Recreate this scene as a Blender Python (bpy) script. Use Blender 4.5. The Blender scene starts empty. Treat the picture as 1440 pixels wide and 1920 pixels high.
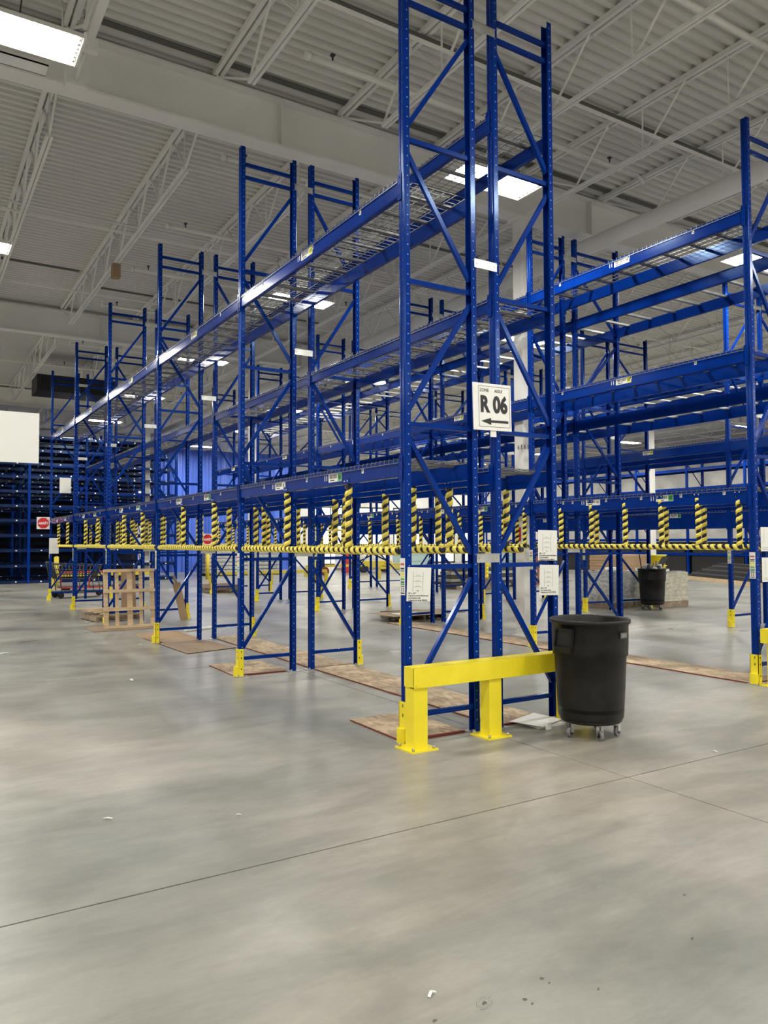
import bpy, math, random
from math import sin, cos, pi, radians
from mathutils import Vector, Matrix
random.seed(7)
S = bpy.context.scene
COL = S.collection

# ------------------------------------------------------------------ camera
CAM = Vector((-3.1945, -4.8561, 1.5)); F_PX = 1446.7
PITCH, YAW, ROLL = 0.0383, 0.5539, -0.0037
fw = Vector((sin(YAW)*cos(PITCH), cos(YAW)*cos(PITCH), sin(PITCH)))
r0 = Vector((cos(YAW), -sin(YAW), 0)); u0 = r0.cross(fw)
rt = r0*cos(ROLL)+u0*sin(ROLL); up = -r0*sin(ROLL)+u0*cos(ROLL)
cam = bpy.data.cameras.new('camera'); co = bpy.data.objects.new('camera', cam); COL.objects.link(co)
M = Matrix((rt, up, -fw)).transposed().to_4x4(); M.translation = CAM
co.matrix_world = M
cam.sensor_fit = 'VERTICAL'; cam.sensor_height = 24.0; cam.lens = F_PX/1920*24.0
cam.clip_end = 200
S.camera = co
# ------------------------------------------------------------------ world / exposure
w = bpy.data.worlds.new('world'); S.world = w; w.use_nodes = True
w.node_tree.nodes['Background'].inputs[0].default_value = (.75, .85, 1, 1)
w.node_tree.nodes['Background'].inputs[1].default_value = 0.6
S.view_settings.view_transform = 'Standard'; S.view_settings.look = 'None'
S.view_settings.gamma = 1.0; S.view_settings.use_curve_mapping = False
S.view_settings.exposure = 0.0
LAMP_W = 128.0          # power of one high-bay fixture
TUBE_E = 34.0          # radiance of its tubes
WINDOW_E = 1.05
S.cycles.max_bounces = 7; S.cycles.diffuse_bounces = 4; S.cycles.glossy_bounces = 3
S.cycles.sample_clamp_indirect = 6.0
S.cycles.use_denoising = True
try: S.cycles.use_light_tree = True
except Exception: pass

# ------------------------------------------------------------------ materials
def mat(name, col, rough=.5, metal=0., coat=0., noise=None, bump=0., emis=0., trans=0., spec=None, bscale=40):
    m = bpy.data.materials.new(name); m.use_nodes = True
    nt = m.node_tree; N = nt.nodes; L = nt.links; b = N['Principled BSDF']
    b.inputs['Base Color'].default_value = (*col, 1)
    b.inputs['Roughness'].default_value = rough; b.inputs['Metallic'].default_value = metal
    if coat: b.inputs['Coat Weight'].default_value = coat; b.inputs['Coat Roughness'].default_value = .08
    if spec is not None: b.inputs['Specular IOR Level'].default_value = spec
    if emis: b.inputs['Emission Color'].default_value = (*col, 1); b.inputs['Emission Strength'].default_value = emis
    if trans: b.inputs['Transmission Weight'].default_value = trans
    if noise or bump:
        tc = N.new('ShaderNodeTexCoord'); nz = N.new('ShaderNodeTexNoise')
        nz.inputs['Scale'].default_value = noise[0] if noise else bscale
        nz.inputs['Detail'].default_value = 6
        mp = N.new('ShaderNodeMapping'); L.new(tc.outputs['Object'], mp.inputs[0]); L.new(mp.outputs[0], nz.inputs['Vector'])
        if noise and len(noise) > 3: mp.inputs['Scale'].default_value = noise[3]
        if noise:
            cr = N.new('ShaderNodeValToRGB'); L.new(nz.outputs['Fac'], cr.inputs[0])
            cr.color_ramp.elements[0].position = .3; cr.color_ramp.elements[1].position = .7
            cr.color_ramp.elements[0].color = (*noise[1], 1); cr.color_ramp.elements[1].color = (*noise[2], 1)
            L.new(cr.outputs[0], b.inputs['Base Color'])
        if bump:
            bp = N.new('ShaderNodeBump'); bp.inputs['Strength'].default_value = bump; bp.inputs['Distance'].default_value = .01
            L.new(nz.outputs['Fac'], bp.inputs['Height']); L.new(bp.outputs[0], b.inputs['Normal'])
    return m
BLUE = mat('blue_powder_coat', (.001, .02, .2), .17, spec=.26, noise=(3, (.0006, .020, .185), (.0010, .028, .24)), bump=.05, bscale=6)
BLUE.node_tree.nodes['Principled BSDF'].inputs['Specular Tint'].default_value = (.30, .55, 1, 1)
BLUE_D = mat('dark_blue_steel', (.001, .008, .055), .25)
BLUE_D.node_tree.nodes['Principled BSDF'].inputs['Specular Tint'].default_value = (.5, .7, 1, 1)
HOLE = mat('hole_backlight', (.30, .38, .55), .4)  # pale tone paints the brighter background seen through the holes
SLOT = mat('dark_slot', (.002, .006, .03), .6)
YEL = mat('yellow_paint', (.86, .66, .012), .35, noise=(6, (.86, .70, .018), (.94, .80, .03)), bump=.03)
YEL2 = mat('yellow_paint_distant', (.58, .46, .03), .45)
FOAM = mat('yellow_foam', (.80, .63, .08), .6, noise=(20, (.80, .65, .08), (.92, .78, .16)))
NAVY = mat('dark_core', (.004, .008, .035), .5)
GALV = mat('galvanised_steel', (.55, .56, .55), .35, metal=.85, noise=(8, (.42, .43, .42), (.62, .63, .62)))
WIRE = mat('wire_zinc', (.17, .17, .17), .4, metal=.55)
WHITE = mat('white_paint', (.82, .81, .78), .5, noise=(1.2, (.78, .77, .74), (.86, .85, .82)))
DECKM = mat('white_roof_deck', (.70, .69, .66), .6)
WALLM = mat('wall_sheeting', (.5, .49, .46), .5, noise=(.9, (.36, .35, .33), (.62, .61, .58)))
DARKSTRIP = mat('dark_strip', (.11, .112, .10), .7)
PAPER = mat('paper', (.80, .80, .76), .7)
SIGNW = mat('sign_board', (.85, .85, .82), .4)
INK = mat('black_ink', (.008, .008, .01), .5)
GREYINK = mat('grey_ink', (.33, .33, .32), .6)
GREEN = mat('green_label', (.06, .38, .10), .5); LYEL = mat('yellow_label', (.75, .72, .10), .5)
PINK = mat('red_label', (.55, .06, .10), .5); RED = mat('red_sign', (.62, .02, .025), .4)
REDB = mat('red_brown_edge', (.16, .018, .012), .6); REDP = mat('red_paint', (.5, .03, .03), .4)
PLAST = mat('black_plastic', (.012, .012, .013), .42, noise=(9, (.005, .005, .0055), (.014, .014, .0145)), bump=.15, bscale=30, spec=.3)
RUBBER = mat('grey_rubber', (.20, .20, .20), .5); BLACK = mat('black_rubber', (.008, .008, .009), .5)
WOOD = mat('pallet_wood', (.62, .46, .28), .7, noise=(5, (.50, .35, .20), (.72, .56, .37), (1, 1, 8)), bump=.2)
WOODG = mat('old_pallet_wood', (.30, .22, .15), .8, noise=(5, (.18, .13, .09), (.42, .33, .24), (1, 8, 1)))
CARD = mat('cardboard', (.34, .23, .13), .8, noise=(2, (.30, .20, .115), (.38, .26, .15)))
MASON = mat('fibreboard', (.26, .19, .12), .7, noise=(2, (.23, .165, .105), (.29, .21, .14)))
TARP = mat('blue_tarp', (.08, .17, .72), .4, noise=(.8, (.055, .13, .60), (.10, .21, .82), (3, 3, .5)), bump=.3, bscale=3)
WRAP = mat('stretch_wrap', (.55, .56, .52), .12, noise=(7, (.30, .31, .30), (.74, .75, .70), (1, 1, 2.5)), bump=1.0, bscale=9, coat=1)
DGREY = mat('dark_grey_steel', (.05, .052, .055), .5); GOODS = mat('black_goods', (.006, .006, .007), .6)
TEAL = mat('pale_teal_wrap', (.45, .60, .58), .4)
TUBE = mat('lamp_tube', (1, .985, .93), .4, emis=TUBE_E)
PANE = mat('daylight_pane', (.95, .96, .88), .3, emis=WINDOW_E)
TREE = mat('foliage_outside', (.35, .6, .22), .8, emis=.9)

def floor_mat():
    m = bpy.data.materials.new('polished_concrete'); m.use_nodes = True
    nt = m.node_tree; N = nt.nodes; L = nt.links; b = N['Principled BSDF']
    g = N.new('ShaderNodeNewGeometry')
    def noise(scale, detail, rough, sc=(1, 1, 1), dist=0.):
        mp = N.new('ShaderNodeMapping'); mp.inputs['Scale'].default_value = sc
        L.new(g.outputs['Position'], mp.inputs[0])
        n = N.new('ShaderNodeTexNoise'); n.inputs['Scale'].default_value = scale; n.inputs['Detail'].default_value = detail
        n.inputs['Roughness'].default_value = rough; n.inputs['Distortion'].default_value = dist
        L.new(mp.outputs[0], n.inputs['Vector']); return n.outputs['Fac']
    def ramp(f, p0, c0, p1, c1):
        r = N.new('ShaderNodeValToRGB'); L.new(f, r.inputs[0])
        r.color_ramp.elements[0].position = p0; r.color_ramp.elements[0].color = (*c0, 1)
        r.color_ramp.elements[1].position = p1; r.color_ramp.elements[1].color = (*c1, 1); return r.outputs[0]
    def mix(fac, a, bb, mode='MIX'):
        x = N.new('ShaderNodeMix'); x.data_type = 'RGBA'; x.blend_type = mode
        if isinstance(fac, float): x.inputs[0].default_value = fac
        else: L.new(fac, x.inputs[0])
        L.new(a, x.inputs[6]); L.new(bb, x.inputs[7]); return x.outputs[2]
    base = ramp(noise(.45, 5, .55, dist=.4), .25, (.185, .183, .166), .75, (.365, .360, .332))
    warm = ramp(noise(.3, 3, .5), .30, (.93, .99, 1.0), .70, (1.07, .99, .92))
    c = mix(1.0, base, warm, 'MULTIPLY')
    streak = ramp(noise(2.1, 8, .68, (.4, 1.5, 1), .6), .30, (.72, .73, .74), .68, (1.18, 1.17, 1.15))
    c = mix(.9, c, streak, 'MULTIPLY')
    blot = ramp(noise(.33, 5, .6, (1, .7, 1)), .28, (.60, .61, .62), .50, (1, 1, 1))
    c = mix(.8, c, blot, 'MULTIPLY')
    med = ramp(noise(6, 7, .75, (.6, 1.2, 1)), .28, (.84, .84, .84), .72, (1.13, 1.13, 1.13))
    c = mix(1.0, c, med, 'MULTIPLY')
    L.new(c, b.inputs['Base Color'])
    rr = N.new('ShaderNodeMapRange'); L.new(noise(.9, 3, .5), rr.inputs[0])
    rr.inputs[3].default_value = .16; rr.inputs[4].default_value = .52
    L.new(rr.outputs[0], b.inputs['Roughness'])
    b.inputs['Specular IOR Level'].default_value = .5
    return m
CONC = floor_mat()
def osb_mat():
    m = bpy.data.materials.new('oriented_strand_board'); m.use_nodes = True
    nt = m.node_tree; N = nt.nodes; L = nt.links; b = N['Principled BSDF']
    tc = N.new('ShaderNodeTexCoord'); v = N.new('ShaderNodeTexVoronoi'); v.inputs['Scale'].default_value = 26
    mp = N.new('ShaderNodeMapping'); mp.inputs['Scale'].default_value = (1, .45, 1); L.new(tc.outputs['Object'], mp.inputs[0]); L.new(mp.outputs[0], v.inputs['Vector'])
    r = N.new('ShaderNodeValToRGB'); L.new(v.outputs['Color'], r.inputs[0])
    r.color_ramp.elements[0].color = (.27, .19, .115, 1); r.color_ramp.elements[1].color = (.58, .46, .31, 1)
    n = N.new('ShaderNodeTexNoise'); n.inputs['Scale'].default_value = 2.2; n.inputs['Detail'].default_value = 5; L.new(tc.outputs['Object'], n.inputs['Vector'])
    r2 = N.new('ShaderNodeValToRGB'); L.new(n.outputs['Fac'], r2.inputs[0])
    r2.color_ramp.elements[0].position = .38; r2.color_ramp.elements[0].color = (.62, .60, .60, 1); r2.color_ramp.elements[1].position = .6
    x = N.new('ShaderNodeMix'); x.data_type = 'RGBA'; x.blend_type = 'MULTIPLY'; x.inputs[0].default_value = 1
    L.new(r.outputs[0], x.inputs[6]); L.new(r2.outputs[0], x.inputs[7]); L.new(x.outputs[2], b.inputs['Base Color'])
    b.inputs['Roughness'].default_value = .75
    return m
OSB = osb_mat()

# ------------------------------------------------------------------ mesh helpers
class MB:
    def __init__(s): s.v = []; s.f = []; s.m = []; s.sm = []
    def poly(s, pts, mi=0, smooth=False):
        i = len(s.v); s.v += [tuple(p) for p in pts]; s.f.append(tuple(range(i, i+len(pts)))); s.m.append(mi); s.sm.append(smooth)
    def box(s, x0, x1, y0, y1, z0, z1, mi=0, T=None):
        i = len(s.v)
        P = [(x0, y0, z0), (x1, y0, z0), (x1, y1, z0), (x0, y1, z0), (x0, y0, z1), (x1, y0, z1), (x1, y1, z1), (x0, y1, z1)]
        if T: P = [tuple(T @ Vector(p)) for p in P]
        s.v += P
        for q in ((3, 2, 1, 0), (4, 5, 6, 7), (0, 1, 5, 4), (1, 2, 6, 5), (2, 3, 7, 6), (3, 0, 4, 7)):
            s.f.append(tuple(i+k for k in q)); s.m.append(mi); s.sm.append(False)
        return s
    def bar(s, p, q, a, b, mi=0):          # rectangular bar from p to q, a wide, b high
        p = Vector(p); q = Vector(q); d = (q-p).normalized()
        h = Vector((0, 0, 1)) if abs(d.z) < .95 else Vector((0, 1, 0))
        sx = d.cross(h).normalized()*a/2; sy = sx.cross(d).normalized()*b/2
        i = len(s.v)
        for o in (p, q):
            for e, g in ((-1, -1), (1, -1), (1, 1), (-1, 1)): s.v.append(tuple(o+sx*e+sy*g))
        for k in ((3, 2, 1, 0), (4, 5, 6, 7), (0, 1, 5, 4), (1, 2, 6, 5), (2, 3, 7, 6), (3, 0, 4, 7)):
            s.f.append(tuple(i+j for j in k)); s.m.append(mi); s.sm.append(False)
        return s
    def tube(s, p, q, r, n=10, mi=0, caps=True, r2=None):
        p = Vector(p); q = Vector(q); d = (q-p).normalized(); r2 = r if r2 is None else r2
        h = Vector((0, 0, 1)) if abs(d.z) < .9 else Vector((1, 0, 0))
        a = d.cross(h).normalized(); b = d.cross(a).normalized()
        i = len(s.v)
        for o, R in ((p, r), (q, r2)):
            for k in range(n): s.v.append(tuple(o+(a*cos(2*pi*k/n)+b*sin(2*pi*k/n))*R))
        for k in range(n):
            k2 = (k+1) % n; s.f.append((i+k, i+k2, i+n+k2, i+n+k)); s.m.append(mi); s.sm.append(True)
        if caps:
            s.f.append(tuple(i+k for k in range(n))[::-1]); s.m.append(mi); s.sm.append(False)
            s.f.append(tuple(i+n+k for k in range(n))); s.m.append(mi); s.sm.append(False)
        return s
    def lathe(s, prof, n=40, mi=0, cx=0, cy=0):
        i = len(s.v)
        for r, z in prof:
            for k in range(n): s.v.append((cx+r*cos(2*pi*k/n), cy+r*sin(2*pi*k/n), z))
        for j in range(len(prof)-1):
            for k in range(n):
                k2 = (k+1) % n; s.f.append((i+j*n+k, i+j*n+k2, i+(j+1)*n+k2, i+(j+1)*n+k)); s.m.append(mi); s.sm.append(True)
        return s
    def mesh(s, name, mats):
        me = bpy.data.meshes.new(name); me.from_pydata(s.v, [], s.f)
        for mm in (mats if isinstance(mats, (list, tuple)) else [mats]): me.materials.append(mm)
        me.polygons.foreach_set('material_index', s.m); me.polygons.foreach_set('use_smooth', s.sm); me.update()
        return me
def obj(name, me, parent=None, loc=(0, 0, 0), rotz=0, scale=None, kind=None, label=None):
    o = bpy.data.objects.new(name, me); COL.objects.link(o)
    o.location = loc; o.rotation_euler = (0, 0, rotz)
    if scale: o.scale = scale
    if parent: o.parent = parent
    if kind: o['kind'] = kind
    if label: o['label'] = label
    return o
def thing(name, label, cat, loc=(0, 0, 0), rotz=0, group=None, me=None):
    o = obj(name, me, loc=loc, rotz=rotz); o['label'] = label; o['category'] = cat
    if group: o['group'] = group
    return o
def bx(*a): return MB().box(*a)
_txt = {}
def text_mesh(body, size, m, bold=0.0, align='CENTER'):
    key = (body, size, m.name, bold, align)
    if key in _txt: return _txt[key]
    c = bpy.data.curves.new('text', 'FONT'); c.body = body; c.size = size; c.align_x = align; c.align_y = 'CENTER'
    c.offset = bold; c.extrude = .0006; c.resolution_u = 3
    o = bpy.data.objects.new('text', c); COL.objects.link(o)
    me = bpy.data.meshes.new_from_object(o.evaluated_get(bpy.context.evaluated_depsgraph_get()))
    bpy.data.objects.remove(o); me.materials.clear(); me.materials.append(m); _txt[key] = me
    return me
def put_text(body, size, m, parent, loc, face='-y', bold=0., sx=1., align='CENTER', name='lettering'):
    o = obj(name, text_mesh(body, size, m, bold, align), parent, loc)
    o.rotation_euler = {'-y': (pi/2, 0, 0), '-x': (pi/2, 0, -pi/2)}[face]; o.scale = (sx, 1, 1)
    return o

# ------------------------------------------------------------------ the building
X0, X1, Y0, Y1 = -13.0, 34.0, -18.3, 38.6
DZ = 7.40
fl = obj('floor', bx(X0, X1, Y0, Y1, -.12, -.012).mesh('floor_base', DARKSTRIP), kind='structure')
xs = [X0]+[.72+5.65*k for k in range(-2, 6)]+[X1]; ys = [Y0]+[-1.45+5.65*k for k in range(-2, 8)]+[Y1]
for i in range(len(xs)-1):
    for j in range(len(ys)-1):
        g = .0055
        obj('concrete_slab', bx(xs[i]+g*.7, xs[i+1]-g*.7, ys[j]+g, ys[j+1]-g, -.012, 0).mesh('slab', CONC), fl)
# ceiling: corrugated deck, ribs run along x
c = MB(); pitch = .152; y = Y0
while y < Y1:
    zz = DZ; z2 = DZ+.055
    for (a, za), (b2, zb) in (((0, zz), (.060, zz)), ((.060, zz), (.078, z2)), ((.078, z2), (.134, z2)), ((.134, z2), (.152, zz))):
        c.poly([(X0, y+a, za), (X0, y+b2, zb), (X1, y+b2, zb), (X1, y+a, za)])
    y += pitch
c.box(X0, X1, Y0, Y1, DZ+.10, DZ+.2)
ceil = obj('ceiling', c.mesh('roof_deck', DECKM), kind='structure')
obj('wall_left', bx(X0-.2, X0, Y0, Y1, -.1, DZ+.2).mesh('w', WHITE), kind='structure')
obj('wall_right', bx(X1, X1+.2, Y0, Y1, -.1, DZ+.2).mesh('w', WALLM), kind='structure')
obj('wall_front', bx(X0-.2, X1+.2, Y0-.2, Y0, -.1, DZ+.2).mesh('w', WHITE), kind='structure')
# back wall with tall glazed dock openings
wins = [(18.5, 20.9), (21.7, 23.9), (24.4, 26.6), (27.2, 29.5), (30.1, 32.4)]
b = MB(); px_ = X0-.2
for a, e in wins: b.box(px_, a, Y1, Y1+.25, -.1, DZ+.2); b.box(a, e, Y1, Y1+.25, 3.75, DZ+.2); px_ = e
b.box(px_, X1+.2, Y1, Y1+.25, -.1, DZ+.2)
obj('wall_back', b.mesh('wb', WHITE), kind='structure')
for n, (a, e) in enumerate(wins):
    f = MB(); t = .09
    f.box(a, a+t, Y1-.02, Y1+.1, 0, 3.75); f.box(e-t, e, Y1-.02, Y1+.1, 0, 3.75); f.box(a, e, Y1-.02, Y1+.1, 3.66, 3.75); f.box(a, e, Y1-.02, Y1+.1, 0, .12)
    f.box((a+e)/2-.03, (a+e)/2+.03, Y1, Y1+.08, .1, 3.7); f.box(a, e, Y1, Y1+.08, 2.2, 2.27)
    wo = obj('window_%d' % (n+1), f.mesh('wf', DGREY), kind='structure')
    for q in range(2):
        for (z0, z1) in ((.12, 2.2), (2.27, 3.66)):
            xa = a+.09 if q == 0 else (a+e)/2+.03
            obj('pane', bx(xa, xa+(e-a)/2-.12, Y1+.03, Y1+.05, z0, z1).mesh('pane', PANE), wo)
# girders
GY = [-6.94, 4.38, 15.70, 27.02, 38.2]
g = MB(); g.box(X0, X1, -.008, .008, 6.69, 7.29); g.box(X0, X1, -.13, .13, 6.66, 6.69); g.box(X0, X1, -.13, .13, 7.28, 7.31)
for xx in (-6.2, .9, 6.62, 12.2, 17.8, 22.1, 28): g.box(xx-.008, xx+.008, -.125, .125, 6.69, 7.28)
gm = g.mesh('girder', WHITE)
for yy in GY: obj('girder', gm, ceil, (0, yy, 0))
# open-web joists
JX = [.03-1.76*k for k in range(4, 0, -1)]+[.03, 1.80, 3.42, 5.13, 6.87, 8.62]+[8.62+1.73*k for k in range(1, 14)]
def joist_meshes(Ls, full=False):
    j = MB(); a = .02; e = Ls-.02; ce = .05 if full else 1.2
    for s_ in (-1, 1):
        j.box(s_*.038-.025, s_*.038+.025, a-.1, e+.1, 7.335, 7.398)
        j.box(s_*.026-.018, s_*.026+.018, ce, Ls-ce, 6.67, 6.71)
    j.box(-.03, .03, a, a+.12, 7.29, 7.33); j.box(-.03, .03, e-.12, e, 7.29, 7.33)
    wv = MB(); n = 7; st = (Ls-2.4)/n
    wv.bar((0, .1, 7.33), (0, 1.25, 6.70), .025, .025); wv.bar((0, Ls-.1, 7.33), (0, Ls-1.25, 6.70), .025, .025)
    for k in range(n):
        y0 = 1.2+k*st
        wv.bar((.018, y0, 6.7), (.018, y0+st/2, 7.34), .03, .012); wv.bar((-.018, y0+st/2, 7.34), (-.018, y0+st, 6.7), .03, .012)
        wv.bar((0, y0+st*.04, 6.7), (0, y0+st*.04, 7.34), .02, .012)
    return j.mesh('joist_chords', WHITE), wv.mesh('joist_web', WHITE)
spans = [(Y0+.3, GY[0])]+[(GY[i], GY[i+1]) for i in range(4)]
JM = {}
for (a, e) in spans:
    k = round(e-a, 2)
    if k not in JM: JM[k] = joist_meshes(e-a); JM[k, 1] = joist_meshes(e-a, True)
    for xx in JX:
        jm = JM[k, 1] if xx == 5.13 else JM[k]
        jo = obj('roof_joist', jm[0], ceil, (xx, a, 0))
        obj('joist_web', jm[1], jo, kind='stuff')
# bridging rods, conduit strips (dark) on the deck
for yy in (-4.0, 1.62, 8.35, 12.0, 19.5, 23.3, 31.0):
    obj('bridging_angle', bx(X0, X1, yy-.015, yy+.015, 6.71, 6.74).mesh('bridging', WHITE), ceil)
for (a, e, yy) in ((-1.6, 12, 4.05), (-13, -.1, 12.7), (.4, 6.2, 13.6), (3.9, 9.5, 7.6)):
    obj('deck_joint_strip', bx(a, e, yy-.05, yy+.05, DZ-.012, DZ).mesh('strip', DARKSTRIP), ceil)
obj('dark_conduit', bx(.5, 9.4, 2.24, 2.31, 7.285, 7.31).mesh('dc', DARKSTRIP), ceil)
# columns
for i, (cx, cy, lab) in enumerate(((5.13, 4.38, 'white square steel column marked 6E with red band, behind near rack'), (5.13, 15.7, 'white square column behind fifth frame of the left double rack'), (5.13, 27.02, 'white square column in front of the dense far left racks'),
    (22.1, 4.38, 'white column beyond right edge'), (22.1, 15.7, 'slim white square column seen over the right hand rack bay'), (22.1, 27.02, 'white square column in front of the glazed doors'))):
    m = MB(); m.box(-.093, .093, -.1, .1, .02, 6.66); m.box(-.12, .12, -.17, .17, 0, .02); m.box(-.16, .16, -.13, .13, 6.63, 6.66)
    t = obj('steel_column', m.mesh('col', WHITE), loc=(cx, cy, 0)); t['label'] = lab; t['category'] = 'column'
    if i == 0:
        obj('red_band', bx(-.0945, .0945, -.1015, .1015, 2.50, 2.56).mesh('rb', REDP), t)
        put_text('6 E', .10, INK, t, (-.02, -.1012, 2.98)); put_text('6 E', .10, INK, t, (-.0942, -.03, 2.98), '-x')
        obj('red_tag', bx(-.0955, -.093, -.03, .03, 1.5, 1.72).mesh('rt', REDP), t)

# ------------------------------------------------------------------ high-bay lights
def light_meshes():
    h = MB(); L2, W = 1.22, .42
    h.box(-L2/2, L2/2, -W/2, W/2, .045, .06)
    for s_ in (-1, 1):
        h.poly([(-L2/2, s_*W/2, .06), (L2/2, s_*W/2, .06), (L2/2, s_*(W/2+.03), 0), (-L2/2, s_*(W/2+.03), 0)])
        h.box(s_*L2/2-.012, s_*L2/2+.012, -W/2-.03, W/2+.03, -.005, .06)
    h.box(-.5, .5, -.05, .05, .06, .10)
    t = MB()
    for k in range(6):
        yy = -.175+.07*k; t.tube((-L2/2+.04, yy, .022), (L2/2-.04, yy, .022), .0125, 6)
    s_ = MB()
    for k in range(6):
        yy = -.175+.07*k
        for e in (-1, 1): s_.box(e*(L2/2-.03)-.012, e*(L2/2-.03)+.012, yy-.018, yy+.018, .008, .045)
    return h.mesh('lamp_housing', WHITE), t.mesh('lamp_tubes', TUBE), s_.mesh('lamp_sockets', WHITE)
LH, LT, LS = light_meshes()
ld = bpy.data.lights.new('high_bay', 'AREA'); ld.shape = 'RECTANGLE'; ld.size = 1.12; ld.size_y = .40; ld.energy = LAMP_W; ld.color = (1, .965, .88)
LYS = [-14.3, -8.7, -3.1, 2.5, 8.1, 13.7, 19.3, 24.9, 30.5, 36.0]; LXS = [-8.0, -2.52, 2.99, 8.5, 14.0, 19.5, 25.0, 30.5]
ordn = ['first', 'second', 'third', 'fourth', 'fifth', 'sixth', 'seventh', 'eighth', 'ninth', 'tenth']
named = {(-2.52, 2.5): 'large glowing tube light at top left corner of the picture', (2.99, 2.5): 'glowing tube light between the tops of the nearest rack posts',
         (8.5, 2.5): 'glowing tube light beside the tall post at right edge', (2.99, 8.1): 'glowing tube light behind the second rack frame, left of nearest post',
         (-2.52, 8.1): 'small glowing tube light at left picture edge, lower of two'}
for j, yy in enumerate(LYS):
    for i, xx in enumerate(LXS):
        lab = named.get((xx, yy), 'white tube light, %s line from left, %s row from the front wall' % (ordn[i], ordn[j]))
        t = thing('high_bay_light', lab, 'ceiling light', (xx, yy, 6.0), group='high bay lights under the roof')
        obj('housing', LH, t); obj('lamp_tube', LT, t, kind='stuff'); obj('lamp_socket', LS, t, kind='stuff')
        cd = MB()
        for s_ in (-1, 1): cd.tube((s_*.45, 0, .09), (s_*.45, 0, .75), .006, 5)
        obj('suspension_rod', cd.mesh('rods', GALV), t, kind='stuff')
        if yy > -16:
            lo = bpy.data.objects.new('lamp_glow', ld); COL.objects.link(lo); lo.parent = t; lo.location = (0, 0, .004)

# ------------------------------------------------------------------ pipes under the roof
p = MB(); p.tube((0, -18, 0), (0, 38, 0), .13, 20)
for k in range(-3, 7): p.tube((0, k*5.65, 0), (0, k*5.65+.09, 0), .145, 20)
thing('main_pipe', 'thick white round sprinkler main running under the roof at right', 'pipe', (6.35, 0, 6.38), me=p.mesh('mp', WHITE))
bys = [-5.5, -2.7, .12, 2.95, 5.7, 8.55, 11.05, 13.85, 18, 21, 24]
sg = MB(); sg.tube((.62, 0, 0), (6.2, 0, 0), .036, 12); sg.tube((.60, 0, 0), (.66, 0, 0), .05, 12)
sg.tube((6.2, 0, .0), (6.35, 0, -.1), .028, 8)
for q in (.95, 3.3, 5.6): sg.tube((q, 0, .02), (q, 0, .11), .012, 6, 1); sg.box(q-.025, q+.025, -.025, .025, .10, .12, 1)
sgm = sg.mesh('branch', [WHITE, DGREY])
for n, yy in enumerate(bys):
    thing('sprinkler_pipe', 'thin white capped sprinkler pipe under roof, %s from the viewer end' % (ordn+['eleventh'])[n], 'pipe', (0, yy, 7.08), group='sprinkler branch pipes', me=sgm)
p = MB(); p.tube((-13, 8.7, 0), (5.0, 8.7, 0), .022, 8)
thing('conduit', 'thin pale conduit crossing under the roof at upper left', 'conduit', (0, 0, 7.0), me=p.mesh('cdt', WHITE))
t = thing('junction_box', 'small tan box hanging from roof joist at upper left', 'box', (.03, 9.81, 6.51), me=bx(-.07, .07, -.08, .08, -.10, .16).mesh('jb', CARD))
# cable reels of light wiring at the near left fixture
p = MB(); pts = [(-2.35, 2.6, 6.10), (-2.4, 2.75, 6.3), (-2.33, 2.9, 6.9), (-2.3, 2.95, 7.38)]
for a, e in zip(pts, pts[1:]): p.tube(a, e, .008, 6)
thing('power_cord', 'thin grey cord dropping to the top left light', 'cord', me=p.mesh('pc', DGREY))
# pair of roof drain brackets / white strut channels beside the near left light
p = MB(); p.box(-.04, .04, -6, 1.9, 0, .05); p.box(-.12, -.07, -6, 1.9, .25, .30)
p.box(-.1, .1, 1.85, 1.93, -.03, .10); p.tube((0, 1.95, 0), (0, 2.45, -.02), .02, 8); p.box(-.1, .1, 2.45, 2.58, -.07, .06)
for q in range(-5, 2, 2): p.bar((-.02, q, .04), (-.1, q, .27), .02, .02)
thing('strut_channel', 'white double strut rail beside the top left light', 'rail', (-1.80, .9, 6.25), me=p.mesh('st', WHITE))
thing('cable_tray', 'white box tray just below the top left light', 'tray', (-2.13, 2.93, 6.0), me=MB().box(-3, 0, -.07, .12, 0, .012).box(-3, 0, -.07, -.06, 0, .10).box(-3, 0, .11, .12, 0, .10).mesh('ct', WHITE))
# HVAC box at far left roof
p = MB(); p.box(0, 2.3, 0, 1.2, 0, .5, 1); 
for k in range(5): p.box(.1, 2.2, -.02, 0, .05+.085*k, .085+.085*k, 1)
thing('air_unit', 'dark louvred air unit hung below roof at far left', 'air unit', (.1, 20.5, 6.15), me=p.mesh('hv', [DGREY, BLACK]))

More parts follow.
